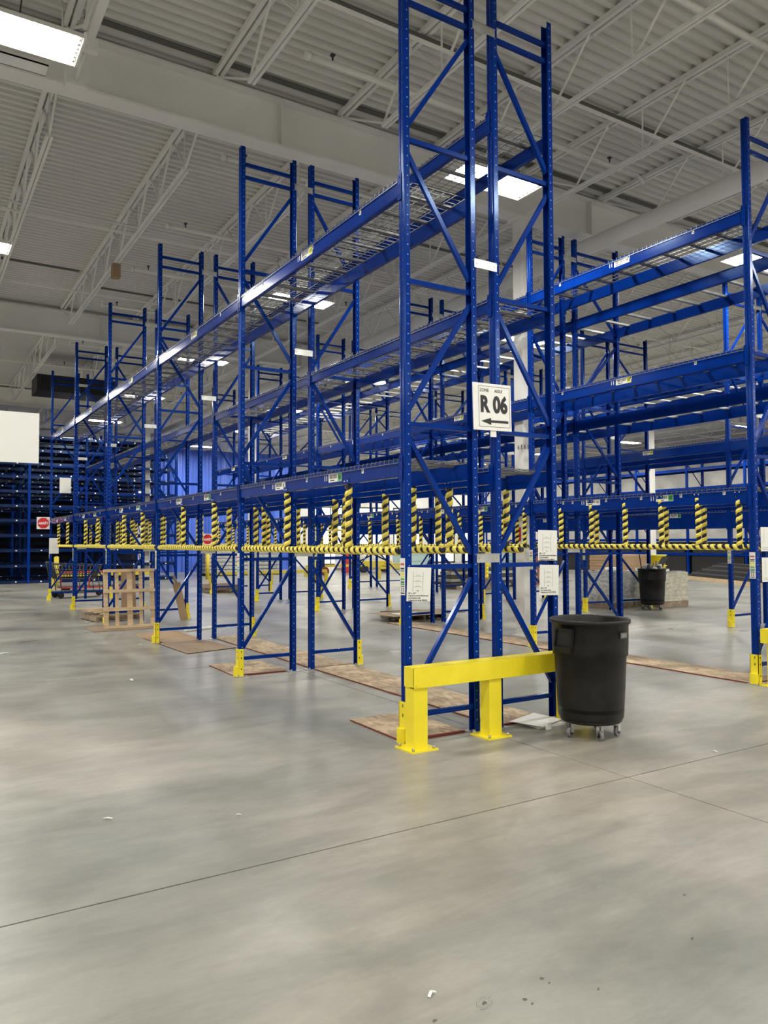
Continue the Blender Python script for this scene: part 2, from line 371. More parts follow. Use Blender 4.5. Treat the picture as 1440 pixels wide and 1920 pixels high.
# ------------------------------------------------------------------ pallet racks
BAY = 3.37; H = 6.02
HZ = [.20, 1.305, 2.39, 3.49, 4.59, 5.68, 5.83]
PX, PY = .055, .076
def post_mesh(sgn, lo=False):               # open channel, closed face looks to sgn*x
    m = MB(); t = .005; ch = .012
    def half(sg, o):                                  # rounded corner profile, o = inward offset
        c_ = [(PX/2, sg*(PY/2-o))]
        for q in (0, 15, 30, 45, 60, 75, 90): c_.append((-PX/2+ch-(ch-o)*sin(radians(q)), sg*(PY/2-ch+(ch-o)*cos(radians(q)))))
        for q in (0, 1, 2, 3): c_.append((-PX/2+o+.006*(.5-.5*cos(pi*q/3)), sg*(.013-.002*q)))
        return c_
    out = half(-1, 0)+half(1, 0)[::-1]; inn = half(-1, t)+half(1, t)[::-1]
    f = -sgn
    out = [(x*f, y_) for x, y_ in out]; inn = [(x*f, y_) for x, y_ in inn]
    n = len(out)
    for k in range(n-1):
        (a, b_), (c_, d) = out[k], out[k+1]
        q = [(a, b_, .01), (c_, d, .01), (c_, d, H), (a, b_, H)]; m.poly(q if f < 0 else q[::-1])
        (a, b_), (c_, d) = inn[k], inn[k+1]
        q = [(a, b_, .01), (a, b_, H), (c_, d, H), (c_, d, .01)]; m.poly(q if f < 0 else q[::-1])
    for (e, k) in ((0, 0), (n-1, n-1)):
        a, b_ = out[k]; c_, d = inn[k]; m.poly([(a, b_, .01), (a, b_, H), (c_, d, H), (c_, d, .01)])
    for k in range(n-1):
        m.poly([(*out[k], H), (*out[k+1], H), (*inn[k+1], H), (*inn[k], H)])
    z = .10
    while z < H-.04:
        for s_ in (-1, 1):                        # side flange holes as pale discs, background light painted in
            yy = s_*(PY/2+.0006); r = .0055; cx = .006*f
            pts = [(cx+r*cos(q*pi/3), yy, z+r*sin(q*pi/3)) for q in range(6)]
            m.poly(pts if s_ < 0 else pts[::-1], 1)
            x = sgn*(PX/2+.0006); y1 = s_*.0215      # keyhole slots on the face
            q = [(x, y1-.0045, z+.025), (x, y1+.0045, z+.025), (x, y1+.0035, z+.045), (x, y1-.0035, z+.045)]
            m.poly(q if sgn > 0 else q[::-1], 2)
        z += .0762
    return m.mesh('post', [BLUE, HOLE, SLOT])
POST = {-1: post_mesh(-1), 1: post_mesh(1)}
FOOT = bx(-.075, .075, -.06, .06, 0, .010).box(-.05, -.035, -.05, -.035, .01, .03).box(.035, .05, .035, .05, .01, .03).mesh('foot', GALV)
def guard_mesh(s_):
    m = MB(); a = PX/2+.004; b_ = PY/2+.004; h = .31; t = .006
    m.box(min(s_*a, s_*(a+t)), max(s_*a, s_*(a+t)), -b_-t, b_+t, .01, h)
    for e in (-1, 1): m.box(min(s_*(a+t), -s_*.02), max(s_*(a+t), -s_*.02), min(e*b_, e*(b_+t)), max(e*b_, e*(b_+t)), .01, h)
    n = 10; R = b_+t; x0 = s_*(a+t)                       # rounded toe
    pr = [(x0+s_*R*.85*sin(pi*k/n), -R*cos(pi*k/n)) for k in range(n+1)]
    for k in range(n):
        (a1, b1), (a2, b2) = pr[k], pr[k+1]; m.poly([(a1, b1, .01), (a2, b2, .01), (a2, b2, .115), (a1, b1, .115)], 0, True)
    m.poly([(x, y_, .115) for x, y_ in pr]); 
    for zz in (.09, .21, .28):
        for e in (-1, 1): m.box(s_*(a*.2)-.006, s_*(a*.2)+.006, min(e*(b_+t), e*(b_+t+.001)), max(e*(b_+t), e*(b_+t+.001)), zz-.008, zz+.008, 1)
        if zz > .12: m.box(min(s_*(a+t), s_*(a+t+.001)), max(s_*(a+t), s_*(a+t+.001)), -.012, -.002, zz-.012, zz+.012, 1)
    return m.mesh('guard', [YEL, INK])
GUARD = {-1: guard_mesh(-1), 1: guard_mesh(1)}
_bm = {}
def brace_mesh(w_, z0, z1):
    k = ('br', round(w_, 3), z0, z1)
    if k not in _bm:
        a = PX/2-.006
        _bm[k] = MB().bar((a, 0, z0), (w_-a, 0, z1), .032, .036).mesh('brace', BLUE)
    return _bm[k]
def beam_mesh(h, lo=False):
    k = ('bm', h, lo)
    if k not in _bm:
        m = MB(); l = BAY-PY-.004; ch = .006
        pr = [(-.022, ch-h), (-.022+ch, -h), (.022, -h), (.022, -.03), (.005, -.03), (.005, 0), (-.022+ch, 0), (-.022, -ch)]
        for i in range(len(pr)):
            (a, b_), (c_, d) = pr[i], pr[(i+1) % len(pr)]
            m.poly([(a, 0, b_), (a, l, b_), (c_, l, d), (c_, 0, d)][::-1])
        m.poly([(a, 0, b_) for a, b_ in pr]); m.poly([(a, l, b_) for a, b_ in pr][::-1])
        _bm[k] = m.mesh('beam', BLUE)
    return _bm[k]
def conn_mesh(h):
    k = ('cn', h)
    if k not in _bm:
        m = MB(); m.box(-.036, .02, -.004, 0, -h-.04, .025); m.box(-.036, -.030, -.05, 0, -h-.04, .025)
        for q in range(3): m.box(-.040, -.036, -.034, -.018, -.01-q*.07, .006-q*.07)
        _bm[k] = m.mesh('connector', BLUE)
    return _bm[k]
def deck_mesh(w_, fold=True):
    k = ('dk', round(w_, 3))
    if k not in _bm:
        m = MB(); l = (BAY-PY-.02)/3; r = .0042; a = -.022; e = w_+.022; n = 16
        for i in range(n+1):
            yy = .01+i*(l-.02)/n; m.box(a-.004, e+.004, yy-r/2, yy+r/2, .004, .004+r)
            m.box(a-.007, a-.002, yy-r/2, yy+r/2, -.028, .01); m.box(e+.002, e+.007, yy-r/2, yy+r/2, -.028, .01)
        q = 6
        for i in range(q+1):
            xx = a+.03+i*(e-a-.06)/q; m.box(xx-r/2, xx+r/2, 0, l, -.002, .004)
        for xx in (a-.009, e+.009): m.box(xx-r/2, xx+r/2, 0, l, -.031, -.025)
        for i in (0, 1, 2):
            yy = l*(.17+.33*i); m.box(.02, w_-.02, yy-.02, yy+.02, -.022, -.002)
        _bm[k] = m.mesh('wire_deck', WIRE)
    return _bm[k]
def bars_mesh(w_):
    k = ('cb', round(w_, 3))
    if k not in _bm: _bm[k] = bx(.0, w_, -.022, .022, -.03, -.002).mesh('support_bar', GALV)
    return _bm[k]
def helix(length, r=.0325, pitch=.082, width=.044, seg=10, phase=0.):
    m = MB(); n = int(length/pitch*seg); t = .007; top = length-.004
    prev = None
    for i in range(n+1):
        a = 2*pi*i/seg+phase; zc = pitch*i/seg
        z0, z1 = max(.0, min(top, zc-width/2+.01)), max(.0, min(top, zc+width/2+.01))
        cx, cy = cos(a), sin(a)
        b_ = len(m.v)
        m.v += [(cx*r, cy*r, z0), (cx*(r+.0015), cy*(r+.0015), (z0+z1)/2), (cx*r, cy*r, z1), (cx*(r-t), cy*(r-t), z1), (cx*(r-t), cy*(r-t), z0)]
        if prev is not None:
            for q in range(5):
                q2 = (q+1) % 5; m.f.append((prev+q, prev+q2, b_+q2, b_+q)); m.m.append(0); m.sm.append(q < 2)
        prev = b_
    return m
HG = .545
HWRAP = helix(HG).mesh('foam_wrap', FOAM); HWRAP2 = helix(HG, pitch=.088, width=.046, phase=2).mesh('foam_wrap', FOAM)
HCORE = bx(-.018, .018, -.018, .018, 0, HG+.01).box(-.0255, -.0225, -.045, .045, HG+.012, HG+.06, 1).box(-.030, -.0255, -.030, -.020, HG+.03, HG+.04, 2).box(-.030, -.0255, .020, .030, HG+.03, HG+.04, 2).mesh('hanger_core', [NAVY, BLUE, PAPER])
_rail = {}
def rail(l):
    l = round(l, 2)
    if l not in _rail:
        me = helix(l, r=.032, pitch=.092, width=.048, seg=10).mesh('foam_wrap', FOAM)
        _rail[l] = (bx(-.018, .018, -.018, .018, 0, l).mesh('rail_core', NAVY), me)
    return _rail[l]
_lab = {}
def barcode(num, colm):                       # label plate: big number then barcode then coloured cell, faces -x
    k = (num, colm.name)
    if k in _lab: return _lab[k]
    m = MB(); L2 = .27; h = .075
    m.box(-.0015, 0, -L2/2+.05, L2/2, -h/2, h/2, 0)
    m.box(-.0025, -.0015, -L2/2, -L2/2+.08, -h/2+.004, h/2-.004, 2)
    y0 = -L2/2+.09; random.seed(3)
    for r_ in range(16):
        wd = random.choice((.002, .003, .005)); m.box(-.0024, -.0015, y0, y0+wd, -.012, h/2-.008, 1); y0 += wd+random.choice((.003, .004))
    m.box(-.0024, -.0015, -L2/2+.09, -L2/2+.16, -.028, -.02, 1)
    _lab[k] = m.mesh('barcode_label', [PAPER, INK, colm]); return _lab[k]
TAG = bx(-.0015, 0, -.016, .016, -.022, .022).mesh('tag', PAPER)
STRIP = None
def strip_mesh():
    global STRIP
    if STRIP is None:
        m = MB(); m.box(-.0015, 0, -.033, .033, -.138, .138, 0); x0, x1 = -.0025, -.0015
        cells = [(.105, .125, 2), (.085, .1, 3), (.055, .065, 1), (.035, .05, 4), (.012, .03, 5), (-.005, .005, 5), (-.026, -.012, 6), (-.045, -.036, 1), (-.062, -.05, 6), (-.075, -.069, 1), (-.128, -.120, 1)]
        for a, e, mi in cells: m.box(x0, x1, -.024, .024, a, e, mi)
        STRIP = m.mesh('label_strip', [PAPER, INK, PAPER, PINK, GREYINK, LYEL, GREEN])
    return STRIP

def rack(label, x0, w_, ks, levels, guard, flip, foam=(), labels=None, strips=(), spacer=None, group='blue pallet racks'):
    """single-deep rack row; left plane x0, right plane x0+w_; guard = side (-1/1) that faces an aisle"""
    t = thing('pallet_rack', label, 'rack', (x0, ks[0]*BAY, 0), group=group)
    yb = ks[0]*BAY
    for k in ks:
        y_ = k*BAY-yb
        for s_, xx in ((-1, 0), (1, w_)):
            po = obj('upright', POST[s_], t, (xx, y_, 0)); obj('foot_plate', FOOT, po, (0, 0, 0))
            if s_ == guard: obj('post_guard', GUARD[s_], po, label='yellow post guard')
            if s_ == -1 and k in strips:
                so = obj('label_strip', strip_mesh(), po, (-PX/2-.001, 0, 1.237), label='white strip of coloured location codes')
                put_text('11', .045, INK, po, (-PX/2-.0035, 0, 1.237-.098), '-x', .001, name='lettering')
        for z in HZ: obj('brace', brace_mesh(w_, z, z), t, (0, y_, 0))
        for i in range(5):
            a, e = HZ[i]+(.11 if i == 0 else .10), HZ[i+1]-.10
            lowleft = (i % 2 == 0) != flip
            obj('brace', brace_mesh(w_, a if lowleft else e, e if lowleft else a), t, (0, y_, 0))
    for bi, k in enumerate(ks[:-1]):
        y_ = k*BAY-yb+PY/2+.002
        for li, (zt, h, dk) in enumerate(levels):
            for s_, xx in ((-1, 0), (1, w_)):
                bo = obj('beam', beam_mesh(h), t, (xx, y_+(0 if s_ < 0 else BAY-PY-.004), zt), rotz=0 if s_ < 0 else pi)
                obj('beam_connector', conn_mesh(h), bo, (0, 0, 0))
                c2 = obj('beam_connector', conn_mesh(h), bo, (0, BAY-PY-.004, 0)); c2.scale = (1, -1, 1)
                if s_ < 0 and labels and k < 5:
                    for (py_, kind_, txt) in labels.get(li, ()):
                        yl = py_-PY/2
                        if kind_ == 'tag':
                            obj('letter_tag', TAG, bo, (-.0225, yl, -.045)); 
                            if k < 2: put_text(txt, .036, INK, bo, (-.0252, yl, -.045), '-x', .0008)
                        else:
                            cm = {'01': PAPER, '02': GREEN, '03': LYEL, '04': PAPER}[txt]
                            bl = MB_bar(cm)
                            obj('barcode_label', bl, bo, (-.0225, yl, -.065))
                            if k < 2:
                                put_text('11', .07, INK if k else PAPER, bo, (-.0226, yl+.165, -.065), '-x', .001)
                                put_text(txt, .045, INK, bo, (-.0255, yl-.095, -.065), '-x', .001)
            if dk == 'mesh':
                for q in range(3): obj('wire_deck', deck_mesh(w_), t, (0, y_+.005+q*(BAY-PY-.02)/3, zt), kind='stuff')
            elif dk == 'bars':
                for q in range(8): obj('support_bar', bars_mesh(w_), t, (0, y_+.2+q*.41, zt))
    for (side, pos, ya, ye, last) in foam:
        xx = 0 if side < 0 else w_
        zt, h, _ = levels[0]; zb = zt-h
        for k in ks[:-1]:
            y_ = k*BAY-yb
            for n_, py_ in enumerate(pos):
                ho = obj('padded_hanger', HCORE, t, (xx, y_+py_, 1.435), rotz=0 if side < 0 else pi)
                obj('foam_wrap', HWRAP if (n_+k) % 2 else HWRAP2, ho, rotz=k+n_)
            e2 = ye if not (last and k == ks[-2]) else pos[-1]+.03
            rc, rw = rail(e2-ya)
            ro = obj('padded_rail', rc, t, (xx, y_+ya, 1.425)); ro.rotation_euler = (-pi/2, 0, 0)
            obj('foam_wrap', rw, ro)
    if spacer:
        for k in ks:
            for z in (1.365, 3.735, 5.70):
                obj('row_spacer', MB().box(w_+.0, w_+spacer, -.002, .002, -.035, .035).box(w_, w_+spacer, -.002, .02, .033, .037).box(w_+.02, w_+.03, -.006, -.002, -.005, .005).box(w_+spacer-.03, w_+spacer-.02, -.006, -.002, -.005, .005).mesh('spacer', GALV), t, (0, k*BAY-yb-PY/2-.004, z), label='bare metal row spacer')
    return t
def MB_bar(cm): return _barcodes(cm)
def _barcodes(cm):                                # mirrored so that the number end is towards +y (left in view)
    k = ('b', cm.name)
    if k not in _lab:
        m = MB(); m.box(-.0015, 0, -.13, .11, -.0375, .0375, 0)
        m.box(-.0022, -.0015, -.128, -.062, -.034, .034, 2)
        y0 = -.05; random.seed(3)
        while y0 < .095:
            wd = random.choice((.002, .003, .005)); m.box(-.0022, -.0015, y0, y0+wd, -.008, .028, 1); y0 += wd+random.choice((.003, .004, .005))
        m.box(-.0022, -.0015, .0, .08, -.027, -.018, 1)
        _lab[k] = m.mesh('barcode_label', [PAPER, INK, cm])
    return _lab[k]
W1 = .644; G1 = .233; W1B = .622
KS = [0, 1, 2, 3, 4, 5]
labA = {0: [(1.09, 'bar', '02'), (2.25, 'bar', '01'), (.60, 'tag', 'F'), (1.64, 'tag', 'K'), (2.65, 'tag', 'A')], 1: [(1.65, 'bar', '03'), (.63, 'tag', 'C'), (2.70, 'tag', 'A'), (1.52, 'tag', 'B')]}
rack('blue rack row with yellow foam bars nearest the open left aisle', 0, W1, KS, [(2.125, .135, 'mesh'), (4.29, .14, 'mesh')], -1, False,
     foam=[(-1, (.88, 2.12), .08, 3.28, True), (1, (.86, 2.10), .40, 3.2, False)], labels=labA, strips=KS, spacer=G1)
rack('blue rack row with three beam levels backing onto the left aisle row', W1+G1, W1B, KS, [(2.10, .135, 'mesh'), (3.50, .12, 'mesh'), (5.03, .125, 'mesh')], 1, True,
     foam=[(-1, (.63, 1.70, 2.76), .38, 3.2, False), (1, (.59, 1.66, 2.72), .38, 3.2, False)])
XR2 = 4.373; W2 = .644; G2 = .247; W2B = .90
labR = {0: [(2.21, 'bar', '01'), (1.10, 'bar', '02'), (2.73, 'tag', 'A'), (2.56, 'tag', 'D'), (1.98, 'tag', 'H'), (1.67, 'tag', 'B'), (1.43, 'tag', 'K'), (.865, 'tag', 'E'), (.63, 'tag', 'C'), (.315, 'tag', 'F')],
        1: [(1.68, 'bar', '03'), (2.72, 'tag', 'A'), (1.56, 'tag', 'B'), (.64, 'tag', 'C')], 2: [(1.68, 'bar', '04'), (2.74, 'tag', 'A'), (1.56, 'tag', 'B'), (.64, 'tag', 'C')]}
rack('blue rack row with lettered beams behind the black bin, right aisle', XR2, W2, KS, [(2.06, .165, 'mesh'), (3.55, .155, 'mesh'), (5.05, .155, 'mesh')], -1, False,
     foam=[(-1, (.16, .66, 1.16, 1.70, 2.25, 2.80), .14, 3.2, False), (1, (1.05, 1.60, 2.76), .3, 3.2, False)], labels=labR, strips=KS, spacer=G2)
rack('blue rack row with bare support bars and no mesh, behind lettered row', XR2+W2+G2, W2B, KS, [(2.05, .15, 'mesh'), (3.28, .15, 'bars'), (4.80, .15, 'bars')], 1, True)
XR3 = 8.942; W3 = .78; G3 = .22; W3B = 1.0
rack('blue rack row beyond the second black bin, seen through other racks', XR3, W3, KS, [(2.02, .30, 'mesh'), (3.25, .19, 'mesh'), (4.55, .15, 'mesh')], -1, False, labels={0: [(1.1, 'bar', '02')], 1: [(1.7, 'bar', '03')]}, strips=KS, spacer=G3)
rack('farthest blue back to back rack row, right of centre', XR3+W3+G3, W3B, KS, [(2.02, .15, 'mesh'), (3.25, .15, 'mesh'), (4.55, .15, 'bars')], 1, True)

# ------------------------------------------------------------------ dense far racks along x (left) and along y (right)
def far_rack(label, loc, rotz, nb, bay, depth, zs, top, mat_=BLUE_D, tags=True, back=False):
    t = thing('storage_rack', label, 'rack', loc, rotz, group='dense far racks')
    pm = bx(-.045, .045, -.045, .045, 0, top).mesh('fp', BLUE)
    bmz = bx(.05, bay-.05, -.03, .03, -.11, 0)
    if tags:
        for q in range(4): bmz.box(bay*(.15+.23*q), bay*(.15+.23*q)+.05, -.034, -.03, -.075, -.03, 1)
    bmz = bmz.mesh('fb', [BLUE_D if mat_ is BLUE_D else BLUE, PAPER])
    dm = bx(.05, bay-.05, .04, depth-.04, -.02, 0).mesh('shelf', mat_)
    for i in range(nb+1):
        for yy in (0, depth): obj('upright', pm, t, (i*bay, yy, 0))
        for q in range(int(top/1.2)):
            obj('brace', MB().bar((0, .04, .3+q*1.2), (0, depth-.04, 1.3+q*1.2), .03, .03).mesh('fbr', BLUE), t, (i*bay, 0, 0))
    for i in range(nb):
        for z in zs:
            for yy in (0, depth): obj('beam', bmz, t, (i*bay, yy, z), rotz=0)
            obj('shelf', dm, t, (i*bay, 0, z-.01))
    if back: obj('added_dark_backing', bx(0, nb*bay, depth-.02, depth, 0, top-.1).mesh('dark_backing', NAVY), t)  # added dark sheet, stands in for the dim depth of the racks
    return t
zsd = [.12, .70, 1.27, 1.83, 2.38, 2.92, 3.46, 4.0, 4.5, 5.0, 5.5]
for r_ in range(3):
    far_rack(['dense dark blue many shelf rack at far left, front row', 'dense dark blue rack behind the far left front row', 'rearmost dense dark blue rack at far left'][r_],
             (-7.6, 26.4+2.6*r_, 0), 0, 5, 2.75, 1.1, zsd, 5.8+.15*r_, back=(r_ == 2))
far_rack('long dark rack along right wall with black goods', (27.4, 6.0, 0), pi/2, 9, 2.8, 1.1, [.95, 1.58, 2.72, 3.85, 4.7], 5.6, mat_=BLUE)
for i in range(9):
    thing('black_crate_stack', 'black goods low in the right wall rack, %s bay from the near end' % ordn[i], 'crates', (26.85, 6.15+2.8*i, 0), group='black goods on right wall rack',
          me=bx(-.5, .5, 0, 2.5, 0.02, .83).box(-.5, .5, .05, 2.45, .96, 1.44).mesh('goods', GOODS))
for i in range(8):
    thing('wrapped_load', 'pale wrapped load high in right wall rack, %s bay from near end' % ordn[i], 'wrapped load', (26.85, 6.45+2.8*i, 2.73), group='pale wrapped loads',
          me=bx(-.4, .4, 0, 1.0, 0, .95).box(-.38, .40, 1.15, 2.1, 0, .9).mesh('wl', WRAP))

# ------------------------------------------------------------------ end-of-row barriers
def barrier(label, loc, xw, posts):
    t = thing('rack_end_barrier', label, 'barrier', loc)
    m = MB(); m.box(-.09, xw, -.006, .006, 0, .145); m.box(-.09, xw, 0, .125, .139, .145); m.box(-.09, xw, 0, .05, 0, .006)
    m.box(-.09, -.084, 0, .125, .0, .139)
    m.box(-.075, -.06, -.012, -.006, .015, .03)
    obj('guard_rail', m.mesh('gr', YEL), t, (0, 0, .445))
    for q in posts:
        po = obj('post', bx(-.06, .06, .008, .118, .012, .444).mesh('pst', YEL), t, (q, 0, 0))
        b_ = MB(); b_.box(-.115, .115, -.05, .175, 0, .012)
        obj('base_plate', b_.mesh('bp', YEL), po)
        for e in (-.09, .09):
            for g_ in (-.028, .152): obj('bolt', MB().tube((e, g_, .012), (e, g_, .03), .011, 6).mesh('bolt', GALV), po)
    return t
barrier('yellow steel barrier across the near rack row end', (0, -.232, 0), 1.72, (-.025, .67, 1.64))
barrier('yellow steel barrier at the right picture edge', (XR2, -.232, 0), 1.85, (.07, .92, 1.75))

# ------------------------------------------------------------------ signs and notices
t = thing('aisle_sign', 'white sign reading zone R aisle 06 with left arrow', 'sign', (.78, -.085, 2.575))
m = bx(-.20, .20, -.004, .004, -.19, .185)
for a in ((-.145, .185, .160, .163), (-.145, .185, -.163, -.160), (-.145, -.142, -.163, .163), (.182, .185, -.163, .163)): m.box(a[0], a[1], -.005, -.004, a[2], a[3], 1)
m.box(-.02, .165, -.0055, -.004, -.128, -.108, 1)
m.poly([(-.125, -.0055, -.118), (-.02, -.0055, -.146), (-.02, -.0055, -.090)], 1)
m.box(-.02, .04, .004, .012, -.24, -.19)
obj('board', m.mesh('sgn', [SIGNW, INK]), t)
put_text('R', .175, INK, t, (-.085, -.0052, .012), bold=.0085, sx=.85); put_text('06', .18, INK, t, (.082, -.0052, .012), bold=.0085, sx=.85)
put_text('ZONE', .036, INK, t, (-.085, -.0052, .128)); put_text('AISLE', .036, INK, t, (.065, -.0052, .128))
t.rotation_euler = (0, radians(-1.5), radians(2))
def notice(label, x, z, rot, lines):
    t = thing('paper_notice', label, 'notice', (x, -PY/2-.012, z), group='load capacity notices')
    m = bx(-.108, .108, 0, .001, -.127, .127)
    for xx in (-.055, .035): m.box(xx-.0012, xx+.0012, -.0008, 0, -.055, .095, 1)
    for k, zz in enumerate((.06, .02, -.02)): m.box(-.05, .03, -.0008, 0, zz-.001, zz+.001, 1); m.box(-.03, .01, -.0008, 0, zz+.006, zz+.009, 1)
    m.box(-.02, -.0, -.0008, 0, -.052, -.045, 1)
    obj('sheet', m.mesh('nt', [PAPER, GREYINK]), t)
    for k, s_ in enumerate(lines): put_text(s_, .0165, INK, t, (-.095, -.001, -.068-.017*k), align='LEFT')
    t.rotation_euler = (0, radians(rot), 0)
notice('white capacity notice taped beside nearest rack post', .085, 1.178, 2.5, ['96" x 132"', 'Capacity evenly distributed', 'Load beams only', 'Capacity per level 5850 lb'])
notice('upper of two white notices on the post behind the bin', 1.397, 1.463, 1, ['48" x 132"', 'Four beam evenly distributed', 'Load on pallets', 'Capacity per level 5850 lb'])
notice('lower of two white notices on the post behind the bin', 1.41, 1.172, 1.5, ['48" x 144"', 'Four beam levels', 'Capacity per level 5200 lb'])
for (zz, dx) in ((1.51, 0), (1.19, .012)):
    t = thing('paper_notice', 'white notice at right picture edge, %s one' % ('upper' if zz > 1.4 else 'lower'), 'notice', (XR2+.155+dx, -PY/2-.012, zz))
    obj('sheet', MB().box(-.108, .108, 0, .001, -.127, .127).box(-.05, -.048, -.001, 0, -.05, .1, 1).box(.04, .042, -.001, 0, -.05, .1, 1).box(-.09, .06, -.001, 0, -.09, -.086, 1).box(-.09, .07, -.001, 0, -.108, -.104, 1).mesh('n2', [PAPER, GREYINK]), t)
# blank white aisle sign at left, mounted on a frame of the neighbouring row
t = thing('blank_sign', 'blank white sign board jutting in at left picture edge', 'sign', (-2.40, 3.31, 2.52), me=bx(-.29, .29, -.006, .006, -.245, .245).box(-.45, -.29, -.004, .02, -.03, .03).mesh('bs', [SIGNW]))
t = thing('rack_upright_frame', 'blue upright frame carrying the blank white sign', 'rack', (-3.5, BAY, 0))
for s_, xx in ((-1, 0), (1, .644)): po = obj('upright', POST[s_], t, (xx, 0, 0)); obj('foot_plate', FOOT, po)
for z in HZ: obj('brace', brace_mesh(.644, z, z), t)
for i in range(5): obj('brace', brace_mesh(.644, HZ[i]+.1, HZ[i+1]-.1) if i % 2 else brace_mesh(.644, HZ[i+1]-.1, HZ[i]+.1), t)
# stop signs
def stop_sign(label, loc, s):
    t = thing('stop_sign', label, 'sign', loc, group='red and white stop signs')
    m = bx(-s/2, s/2, -.004, .004, -s/2, s/2); R = s*.47
    m.poly([(R*cos(pi/8+k*pi/4), -.0055, R*sin(pi/8+k*pi/4)) for k in range(8)], 1)
    obj('board', m.mesh('ss', [SIGNW, RED]), t)
    put_text('ARR\u00caT', s*.27, SIGNW, t, (0, -.006, -.01), bold=.003, sx=.95)
stop_sign('red ARR\u00caT stop sign on white board at the far rack corner, left', (-.20, 16.72, 2.01), .31)
t = obj('board_bracket', bx(-.06, .2, 0, .012, -.02, .02).mesh('bk', GALV), loc=(-.06, 16.74, 2.05)); t['label'] = 'small metal bracket behind the left stop sign'; t['category'] = 'bracket'
stop_sign('red ARR\u00caT stop sign hanging under beams near centre left', (4.20, 16.80, 1.585), .32)
t = thing('notice_board', 'small white sheet on the far rack above stop sign', 'notice', (.32, 16.70, 3.0), me=bx(-.14, .14, -.004, 0, -.2, .2).mesh('nb', PAPER))
t = thing('notice_board', 'white sheet on the far rack post below beams', 'notice', (.06, 16.74, 1.42), me=bx(-.11, .12, -.004, 0, -.2, .2).mesh('nb', PAPER))

# ------------------------------------------------------------------ black bins on dollies
def bin_parts(t):
    prof = [(.0, .135), (.228, .135), (.240, .140), (.246, .150), (.2475, .165), (.262, .40), (.272, .62), (.285, .625), (.288, .70), (.290, .862), (.303, .866), (.308, .878), (.308, .893), (.300, .900), (.288, .897), (.280, .885), (.275, .70), (.25, .20), (.0, .17)]
    obj('body', MB().lathe(prof, 48).mesh('bin', PLAST), t)
    for a in (radians(188), radians(8)):
        T = Matrix.Rotation(a, 4, 'Z')
        m = MB()
        ring = [(-.075, .83), (.075, .83), (.058, .695), (-.092, .695)]
        for k in range(4):
            (a1, z1), (a2, z2) = ring[k], ring[(k+1) % 4]
            m.bar(T @ Vector((.302, a1, z1)), T @ Vector((.302, a2, z2)), .022, .016)
        m.box(.286, .3, -.082, .068, .70, .825, 1, T)
        m.box(.27, .32, -.088, .06, .655, .70, 0, T)
        obj('handle', m.mesh('hd', [PLAST, GOODS]), t)
    T = Matrix.Rotation(radians(-77), 4, 'Z')
    m = MB(); m.box(.286, .2935, -.045, .045, .765, .81, 0, T); m.box(.2935, .2955, -.038, .038, .772, .803, 1, T)
    obj('maker_plate', m.mesh('mp', [DGREY, RUBBER]), t, label='raised grey maker plate')
    d = MB(); d.lathe([(0, .115), (.225, .115), (.235, .125), (.235, .14), (0, .14)], 32)
    do = obj('dolly', d.mesh('dly', PLAST), t)
    for k in range(5):
        a = radians(-115+72*k); cx, cy = .195*cos(a), .195*sin(a)
        wh = MB(); ax = Vector((cos(a*1.7), sin(a*1.7), 0))*.012
        c_ = Vector((cx, cy, .038)); wh.tube(c_-ax, c_+ax, .038, 18); wh.tube(c_-ax*1.1, c_+ax*1.1, .022, 12, 1)
        ft = ax.normalized()
        wo = obj('caster', wh.mesh('cs', [RUBBER, BLACK]), do)
        fk = MB()
        for s_ in (-1, 1): fk.bar(c_+ft*.018*s_, c_+ft*.018*s_+Vector((0, 0, .075)), .028, .004)
        fk.tube(c_+Vector((0, 0, .068)), c_+Vector((0, 0, .08)), .025, 12)
        f_ = obj('caster_fork', fk.mesh('fk', GALV), do)
t = thing('waste_bin', 'round black plastic bin on casters beside the yellow barrier', 'bin', (1.345, -.557, 0), radians(-2))
bin_parts(t)
t = thing('waste_bin', 'distant black bin on casters filled with scrap', 'bin', (10.62, 6.40, 0), .6)
bin_parts(t)
m = MB(); random.seed(5)
m.bar((-.05, 0, .55), (.62, .22, 1.16), .10, .03, 1)
thing('scrap_plank', 'black plank sticking out of the distant bin', 'scrap', (10.65, 6.40, .0), me=MB().bar((-.1, 0, .6), (.55, .1, 1.13), .14, .03).mesh('sp', GOODS))
thing('scrap_rod', 'thin dark rod standing out of the distant bin', 'scrap', (10.48, 6.50, 0), me=MB().tube((0, 0, .5), (-.08, .05, 1.22), .012, 6).mesh('sr', GOODS))
thing('scrap_stick', 'short brown stick in the distant bin', 'scrap', (10.66, 6.35, 0), me=MB().bar((0, 0, .6), (.06, 0, 1.05), .04, .03).bar((-.06, 0, .6), (-.03, 0, 1.02), .04, .02).mesh('ss', WOODG))
m = MB(); 
for k in range(9):
    a = k*.7; m.tube((.15*cos(a), .15*sin(a), .80), (.17*cos(a), .17*sin(a), .93+.03*(k % 3)), .09, 7, k % 2, True, .04)
o = thing('crumpled_plastic', 'crumpled grey plastic heaped in the distant bin', 'scrap', (10.62, 6.40, 0), me=m.mesh('cp', [WRAP, DGREY])); o['kind'] = 'stuff'

